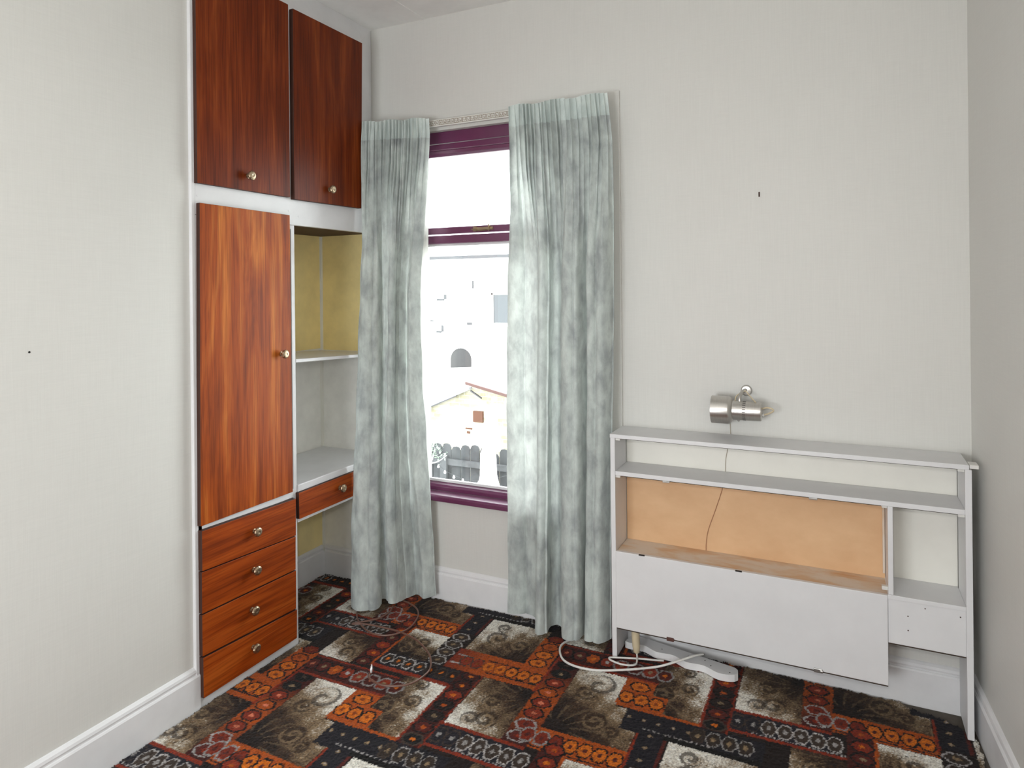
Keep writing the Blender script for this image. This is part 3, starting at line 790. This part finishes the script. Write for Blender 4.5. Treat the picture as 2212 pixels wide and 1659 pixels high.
for x in (-.668, -.325):
    MB().box(x - .011, x + .011, F - .0028, F + .004, .4015, .4048).build('slot', M_dark, hb)
for x, z in ((.186, .347), (.186, .302), (.233, .380), (.326, .372)):
    MB().lathe([(0, .002), (.0012, .0018)], (x, F + .004, z), (0, -1, 0), 10).build('screw', M_woodedge, hb)

# ------------------------------------------------------------------ wall spotlight
sp = thing('wall_spotlight', (-.33, BY, .95), 'brushed steel cylindrical wall spotlight above the headboard', 'wall lamp')
def brushed():
    k = NT('brushed_steel')
    n = k.noise(k.map((420, 30, 30)), 1, 2, .5)
    k.col(k.ramp(n, [(.3, (.56, .54, .51, 1)), (.7, (.62, .60, .57, 1))]))
    k.link(k.ramp(n, [(.3, (.30, .30, .30, 1)), (.7, (.36, .36, .36, 1))]), k.b.inputs['Roughness'])
    k.set(.28, 1); k.link(k.ramp(n, [(.3, (.30, .30, .30, 1)), (.7, (.36, .36, .36, 1))]), k.b.inputs['Roughness'])
    return k.m
M_brush = brushed()
SY, SZ = 2.572, .9445
MB().lathe([(0, .0485), (0, .0500), (.058, .0500), (.066, .047), (.074, .0345), (.0745, .033), (.06, .033), (.004, .047)], (-.426, SY, SZ), (1, 0, 0), 40).build('head', M_brush, sp, smooth=True)
MB().lathe([(0, .0342), (.094, .0338), (.101, .0325), (.103, .026), (.103, .004)], (-.356, SY, SZ + .001), (1, 0, 0), 40).build('body', M_brush, sp, smooth=True)
M_bulb = plain('frosted_bulb', (.75, .74, .70, 1), .2)
MB().lathe([(0, .004), (.004, .022), (.02, .030), (.045, .026), (.06, .014)], (-.412, SY, SZ), (1, 0, 0), 24).build('bulb', M_bulb, sp, smooth=True)
for k in range(24):
    a = 2 * math.pi * k / 24
    cy, cz = SY + .0338 * math.cos(a), SZ + .001 + .0338 * math.sin(a)
    t = Vector((0, -math.sin(a), math.cos(a))); nn = Vector((0, math.cos(a), math.sin(a)))
    c0 = Vector((-.317, cy, cz)); p = []
    for dx in (0, .0105):
        for (dt, dn) in ((-.0011, -.002), (.0011, -.002), (.0011, .0006), (-.0011, .0006)): p.append(tuple(c0 + Vector((dx, 0, 0)) + t * dt + nn * dn))
    MB().hexa(p).build('vent_slot', M_dark, sp)
MB().tube([(-.329, SY, SZ + .03), (-.329, SY + .006, SZ + .05), (-.322, SY + .03, SZ + .066), (-.312, BY - .002, SZ + .068)], .006, 10).build('arm', M_brush, sp, smooth=True)
MB().lathe([(0, .020), (.004, .020), (.009, .016), (.011, .006)], (-.312, BY, SZ + .066), (0, -1, 0), 24).build('wall_plate', M_brush, sp, smooth=True)
MB().lathe([(0, .004), (.004, .004), (.006, .0025)], (-.333, SY, SZ - .0325), (0, 0, -1), 12).build('thumb_screw', M_brush, sp, smooth=True)
MB().tube([(-.345, SY + .004, SZ + .034), (-.343, SY + .012, SZ + .048), (-.330, SY + .022, SZ + .060), (-.312, SY + .030, SZ + .068), (-.300, SY + .018, SZ + .058), (-.284, SY, SZ + .045), (-.272, SY - .008, SZ + .034)], .0022, 8).build('lead', M_beige, sp, smooth=True)
MB().tube([(-.253, SY, SZ + .012), (-.236, SY - .004, SZ + .018), (-.218, SY - .006, SZ + .015), (-.215, SY - .004, SZ + .007), (-.232, SY, SZ - .004), (-.250, SY, SZ - .010)], .0030, 8).build('lead', M_beige, sp, smooth=True)
MB().lathe([(0, .006), (.008, .006), (.010, .003)], (-.255, SY, SZ - .010), (1, 0, 0), 12).build('cord_grip', M_plastic, sp, smooth=True)
# thin feed wire running down the wall, through the shelves and across the peach back
MB().tube([(-.372, BY - .002, SZ - .02), (-.372, BY - .002, .90), (-.371, BY - .002, .87), (-.370, BY - .003, .8445)], .0014, 6).build('wire', M_wire, sp)
MB().tube([(-.376, 2.6245, .8275), (-.380, 2.6245, .79), (-.387, 2.6245, .75), (-.389, 2.6245, .705)], .0014, 6).build('wire', M_wire, sp)
MB().tube([(-.396, 2.6165, .688), (-.400, 2.6165, .64), (-.425, 2.6165, .56), (-.452, 2.6165, .48), (-.460, 2.6165, .43), (-.461, 2.616, .403)], .0016, 6).build('wire', M_wirep, sp)

# ------------------------------------------------------------------ things on the floor
cb = thing('extension_cable', (-.85, 2.40, 0), 'white flex looping out from under the curtain onto the carpet', 'cable')
MB().tube([(-.925, 2.60, .0075), (-.940, 2.560, .0075), (-.962, 2.525, .0075), (-.985, 2.466, .0075), (-.976, 2.415, .0075), (-.939, 2.361, .0075), (-.880, 2.340, .0075), (-.804, 2.349, .0075), (-.714, 2.392, .0085), (-.640, 2.436, .010), (-.590, 2.452, .022), (-.530, 2.484, .040), (-.488, 2.515, .050), (-.462, 2.545, .047)], .0040, 8).build('flex', M_cablew, cb, smooth=True)
MB().lathe([(0, .0042), (.008, .0040), (.010, .002)], (-.466, 2.541, .047), (.6, .75, -.15), 10).build('cut_end', M_dark, cb)
pg = thing('line_socket', (-.70, 2.54, 0), 'beige trailing socket on a white lead under the headboard', 'socket')
MB().lathe([(0, .007), (.004, .0115), (.025, .0145), (.060, .0155), (.082, .0155), (.086, .012)], (-.700, 2.502, .019), (-.03, .02, .50), 20).build('body', M_beige, pg, smooth=True)
MB().tube([(-.700, 2.502, .019), (-.692, 2.480, .0095), (-.690, 2.440, .0075), (-.731, 2.424, .0075), (-.775, 2.432, .0075), (-.790, 2.446, .0075), (-.770, 2.458, .0075), (-.688, 2.487, .0075), (-.640, 2.500, .0075), (-.600, 2.512, .0075)], .0034, 8).build('lead', M_cablew, pg, smooth=True)

def wavy_board():
    """length of white board with a scalloped front edge, lying on the carpet"""
    o = tag(link('shaped_board', None, None, (-.55, 2.55, .002)), 'white wavy-edged board lying on the carpet under the headboard', 'board')
    n = 60; top = []; L = .425
    pts_f = []; pts_b = []
    for k in range(n + 1):
        t = k / n; d = t * L
        wv = .007 * math.sin(d / .118 * 2 * math.pi + .9)
        e = min(1, max(0, (L - d) / .030)); e = math.sqrt(1 - (1 - e) ** 2) if e < 1 else 1
        pts_f.append((d, -.030 * e - wv * e)); pts_b.append((d, .030 * e))
    a = math.atan2(2.512 - 2.598, -.335 - -.765); ca, sa = math.cos(a), math.sin(a)
    W = lambda p: (-.752 + p[0] * ca - p[1] * sa, 2.588 + p[0] * sa + p[1] * ca)
    m = MB(); N = n + 1
    for z in (.002, .027):
        for p in pts_f: m.v.append((*W(p), z))
        for p in pts_b: m.v.append((*W(p), z))
    for k in range(n):
        m.f += [(k, k + 1, N + k + 1, N + k), (2 * N + k, 3 * N + k, 3 * N + k + 1, 2 * N + k + 1), (k, 2 * N + k, 2 * N + k + 1, k + 1), (N + k, N + k + 1, 3 * N + k + 1, 3 * N + k)]
    m.f += [(0, N, 3 * N, 2 * N), (n, 2 * N + n, 3 * N + n, N + n)]
    b = m.build('board', M_gloss, o, bevel=0)
    for d_, y_ in ((.14, -.008), (.24, .004), (.33, -.01), (.40, -.012), (.30, .012)):
        p = W((d_, y_)); MB().lathe([(0, .0024), (.0006, .0022)], (*p, .027), (0, 0, 1), 8).build('nail_hole', M_dark, o)
wavy_board()

bc = thing('aerial_cable', (-1.60, 2.20, 0), 'coiled brown cable with a shiny plug tip on the carpet', 'cable')
MB().tube([(-1.538, 1.985, .012), (-1.536, 1.970, .0075), (-1.506, 1.953, .0075), (-1.452, 1.947, .0075), (-1.392, 1.975, .0075), (-1.364, 2.019, .0075), (-1.358, 2.087, .0075), (-1.382, 2.141, .0075), (-1.428, 2.194, .0075), (-1.52, 2.252, .0085), (-1.612, 2.276, .009), (-1.692, 2.278, .009), (-1.78, 2.270, .0095), (-1.838, 2.252, .0075), (-1.800, 2.286, .010), (-1.766, 2.336, .0075), (-1.758, 2.40, .0075), (-1.775, 2.45, .0075)], .0036, 8).build('coil', M_cableb, bc, smooth=True)
MB().tube([(-1.900, 2.372, .0075), (-1.866, 2.316, .0075), (-1.798, 2.259, .0075), (-1.721, 2.224, .0075), (-1.658, 2.230, .0075), (-1.616, 2.270, .0075), (-1.602, 2.335, .0075), (-1.625, 2.42, .0075), (-1.670, 2.477, .0075), (-1.739, 2.508, .0075), (-1.78, 2.515, .0075)], .0034, 8).build('coil', M_cableb, bc, smooth=True)
MB().lathe([(0, .0042), (.010, .0052), (.014, .0052), (.026, .0022), (.028, .001)], (-1.538, 1.986, .012), (-.10, .30, .9), 14).build('plug_tip', plain('bright_plug_metal', (.85, .85, .86, 1), .2, .6), bc, smooth=True)

# small marks on the walls
hk = MB().box(-.2635, -.2585, BY - .003, BY + .004, 1.722, 1.740).build('wall_plug', M_woodedge, bevel=.0012)
tag(hk, 'small dark wall plug hole high on the window wall', 'wall plug')
nh = MB().lathe([(0, .003), (.0015, .0026)], (WX, 1.083, 1.239), (1, 0, 0), 10).build('nail', M_dark); tag(nh, 'tiny dark nail in the bare left wall', 'nail')

# ------------------------------------------------------------------ outside the window
def brick_mat(name, c1, c2, mort):
    k = NT(name); b = k.n.new('ShaderNodeTexBrick')
    m = k.map((1, 1, 1), rot=(math.radians(90), 0, 0)); k.link(m, b.inputs[0])
    b.inputs['Color1'].default_value = c1; b.inputs['Color2'].default_value = c2; b.inputs['Mortar'].default_value = mort
    b.inputs['Scale'].default_value = 1.0; b.inputs['Brick Width'].default_value = .225; b.inputs['Row Height'].default_value = .075; b.inputs['Mortar Size'].default_value = .006
    n = k.noise(k.map(), 1.6, 4, .6)
    k.col(k.mix(.35, b.outputs[0], k.ramp(n, [(.40, (.085, .082, .045, 1)), (.55, (.45, .44, .42, 1))]), 'MIX')); k.set(.9, 0, .2); return k.m
M_render = paint('pale_house_render', (.70, .69, .66, 1), .9, .06)
M_brick = brick_mat('pale_stock_brick', (.30, .27, .19, 1), (.20, .18, .12, 1), (.34, .33, .29, 1))
M_slate = paint('grey_slate', (.34, .34, .36, 1), .8, .1)
M_gutter = plain('black_gutter', (.012, .012, .015, 1), .5)
M_outpane = plain('dark_window_pane', (.010, .014, .018, 1), .15)
M_archdoor = plain('dark_arched_door', (.009, .0078, .0085, 1), .7)
M_fence = paint('weathered_fence_board', (.022, .023, .0245, 1), .9, .2)
M_terr = plain('terracotta', (.05, .015, .0035, 1), .8)
M_conc = paint('pale_concrete', (.5, .5, .48, 1), .9)
GZ = -2.6
gr = MB().box(-30, 25, 2.95, 45, GZ - .2, GZ).build('ground', M_conc); struct(gr, 'pale back yard ground')
HY = 15.0
nh_ = thing('neighbour_house', (-8, HY, GZ), 'pale rendered house across the yard with an arched doorway', 'house')
MB().box(-15, -2, HY, HY + 6, GZ, 2.17).build('wall', M_render, nh_)
MB().prism([(HY - .35, 2.20), (HY + 3, 3.6), (HY + 6.3, 2.20)], -15.3, -1.7).build('roof', M_slate, nh_)
MB().box(-15.3, -1.7, HY - .42, HY - .30, 2.12, 2.19).build('gutter', M_gutter, nh_)
w1 = MB().box(-7.72, -6.75, HY - .03, HY + .01, .53, 1.22).build('window', M_outpane, nh_)
MB().box(-7.78, -7.72, HY - .06, HY, .48, 1.26).box(-6.75, -6.69, HY - .06, HY, .48, 1.26).box(-7.78, -6.69, HY - .06, HY, 1.22, 1.27).box(-7.82, -6.65, HY - .12, HY, .44, .51).build('surround', M_render, w1)
ar = [(-8.98, -.64), (-8.38, -.60)] + [(-8.68 + .30 * math.cos(a), -.42 + .29 * math.sin(a)) for a in np.linspace(0, math.pi, 13)]
m = MB(); n_ = len(ar); m.v = [(x, HY - .02, z) for x, z in ar] + [(x, HY + .01, z) for x, z in ar]
m.f = [tuple(range(n_)), tuple(range(n_, 2 * n_))[::-1]] + [(k, (k + 1) % n_, n_ + (k + 1) % n_, n_ + k) for k in range(n_)]
m.build('arched_opening', M_archdoor, nh_)
for (x, z, w_, h_) in ((-8.42, .495, .14, .07), (-9.27, 1.10, .22, .05), (-9.13, 1.17, .07, .12), (-9.33, .27, .15, .05), (-9.22, .36, .06, .16), (-8.31, 1.48, .05, .20), (-9.6, .552, .22, .03)):
    MB().box(x - w_ / 2, x + w_ / 2, HY - .02, HY + .01, z - h_ / 2, z + h_ / 2).build('wall_fitting', M_gutter, nh_)
oh = thing('outhouse', (-6.2, 11, GZ), 'gabled pale brick outhouse behind the garden fence', 'outhouse')
OY = 11.0
m = MB(); pr = [(-7.9, GZ), (-4.4, GZ), (-4.4, -.745), (-6.12, -.375), (-6.15, -.47), (-7.9, -1.22)]
m.prism(pr, OY, OY + 3, 'y').build('wall', M_brick, oh)
MB().prism([(-6.15, -.475), (-6.15, -.43), (-8.05, -1.24), (-8.05, -1.285)], OY - .12, OY + 3.1, 'y').build('roof', M_slate, oh)
MB().prism([(-6.20, -.355), (-4.25, -.775), (-4.25, -.735), (-6.20, -.315)], OY - .12, OY + 3.1, 'y').build('roof', M_slate, oh)
MB().prism([(-8.02, -1.30), (-6.40, -.605), (-6.40, -.585), (-8.02, -1.275)], OY - .14, OY - .10, 'y').build('bargeboard', M_gutter, oh)
MB().prism([(-6.20, -.375), (-4.25, -.795), (-4.25, -.745), (-6.20, -.325)], OY - .15, OY - .12, 'y').build('bargeboard', plain('dull_red_paint', (.05, .022, .018, 1), .8), oh)
MB().prism([(-6.10, -.50), (-5.88, -.62), (-5.88, -.60), (-6.10, -.475)], OY - .14, OY - .10, 'y').build('dark_strip', M_gutter, oh)  # thin dark slanted strip below the gable peak
MB().box(-6.10, -5.90, OY - .05, OY + .01, -1.07, -.87).build('vent', M_terr, oh)
MB().box(-6.28, -6.14, OY - .02, OY + .01, -1.22, -1.195).box(-6.25, -6.19, OY - .02, OY + .01, -1.30, -1.26).build('air_brick', M_terr, oh)
fn = thing('garden_fence', (-4.7, 8, GZ), 'grey weathered board fence across the yard', 'fence')
FY = 8.0
fb = random.Random(3)
x = -7.0
while x < -2.2:
    w_ = .135; zt = -.74 + fb.uniform(-.03, .03)
    if -4.27 < x < -4.09: zt = -.80
    c = w_ / 2
    prf = [(x, GZ), (x + w_, GZ), (x + w_, zt - .05), (x + w_ * .82, zt - .01), (x + w_ / 2, zt), (x + w_ * .18, zt - .01), (x, zt - .05)]
    MB().prism(prf, FY, FY + .02, 'y').build('board', M_fence, fn)
    x += w_ + .012
M_rail = paint('fence_rail_grey', (.036, .037, .039, 1), .9, .2)
MB().box(-7, -2.2, FY - .05, FY, -1.01, -.935).build('rail', M_rail, fn)
MB().box(-7, -2.2, FY - .05, FY, -2.1, -2.02).build('rail', M_rail, fn)
for px in (-6.72, -4.93, -3.1): MB().box(px, px + .10, FY - .09, FY - .05, GZ, -.88).build('post', M_rail, fn)
wp = thing('garden_post', (-4.07, 7.8, GZ), 'tall white covered post standing in front of the fence', 'garden post')
MB().lathe([(0, .24), (.9, .21), (1.40, .155), (1.60, .11), (1.75, .105), (1.88, .10), (1.95, .07), (1.98, .01)], (-4.07, 7.7, GZ), (0, 0, 1), 20).build('cover', M_render, wp, smooth=True)
MB().lathe([(0, .28), (.06, .28), (.08, .24)], (-4.07, 7.7, GZ), (0, 0, 1), 20).build('base', M_conc, wp, smooth=True)
sl = thing('string_lights', (-4.4, 7.5, -1.0), 'string of white garden bulbs hanging along the fence', 'string lights')
bl = [(-4.95, -.70), (-4.754, -.812), (-4.634, -.873), (-4.536, -.936), (-4.405, -.983), (-4.274, -1.011), (-4.05, -1.015), (-3.853, -.97), (-3.5, -.85)]
MB().tube([(x, 7.40, z + .02) for x, z in bl], .0022, 5).build('wire', M_fence, sl)
M_bulbw = plain('white_glass_bulb', (.8, .8, .8, 1), .2)
for x, z in bl[1:-1]: MB().lathe([(0, .005), (.01, .009), (.026, .016), (.038, .013), (.044, .003)], (x, 7.40, z + .02), (0, 0, -1), 10).build('bulb', M_bulbw, sl, smooth=True)
sb = thing('young_tree', (-4.75, 7.3, GZ), 'slim pale-stemmed young tree in front of the fence', 'tree')
M_bark = plain('pale_bark', (.40, .40, .38, 1), .9); M_leaf = plain('grey_green_leaf', (.11, .14, .11, 1), .7)
MB().tube([(-4.70, 7.3, GZ), (-4.69, 7.3, -1.9), (-4.68, 7.3, -1.2), (-4.70, 7.3, -.72)], lambda t: .022 - .012 * t, 8).build('trunk', M_bark, sb, smooth=True)
for a, l in ((.5, .30), (2.6, .22), (1.2, .25)):
    MB().tube([(-4.69, 7.3, -.82), (-4.69 + .5 * l * math.cos(a), 7.28, -.82 + .3 * l * math.sin(a)), (-4.69 + l * math.cos(a), 7.27, -.80 + .8 * l * math.sin(a))], lambda t: .009 - .006 * t, 6).build('branch', M_bark, sb, smooth=True)
lm = MB(); lr = random.Random(5)
for k in range(150):
    c = Vector((-4.66 + lr.gauss(0, .09), 7.28 + lr.gauss(0, .08), -.68 + lr.gauss(0, .05)))
    d = Vector((lr.uniform(-1, 1), lr.uniform(-1, 1), lr.uniform(-.6, .6))).normalized(); e = d.cross(Vector((lr.random(), lr.random(), 1))).normalized()
    lm.quad(c, c + d * .025 + e * .012, c + d * .055, c + d * .025 - e * .012)
lo = lm.build('foliage', M_leaf, sb); lo['kind'] = 'stuff'
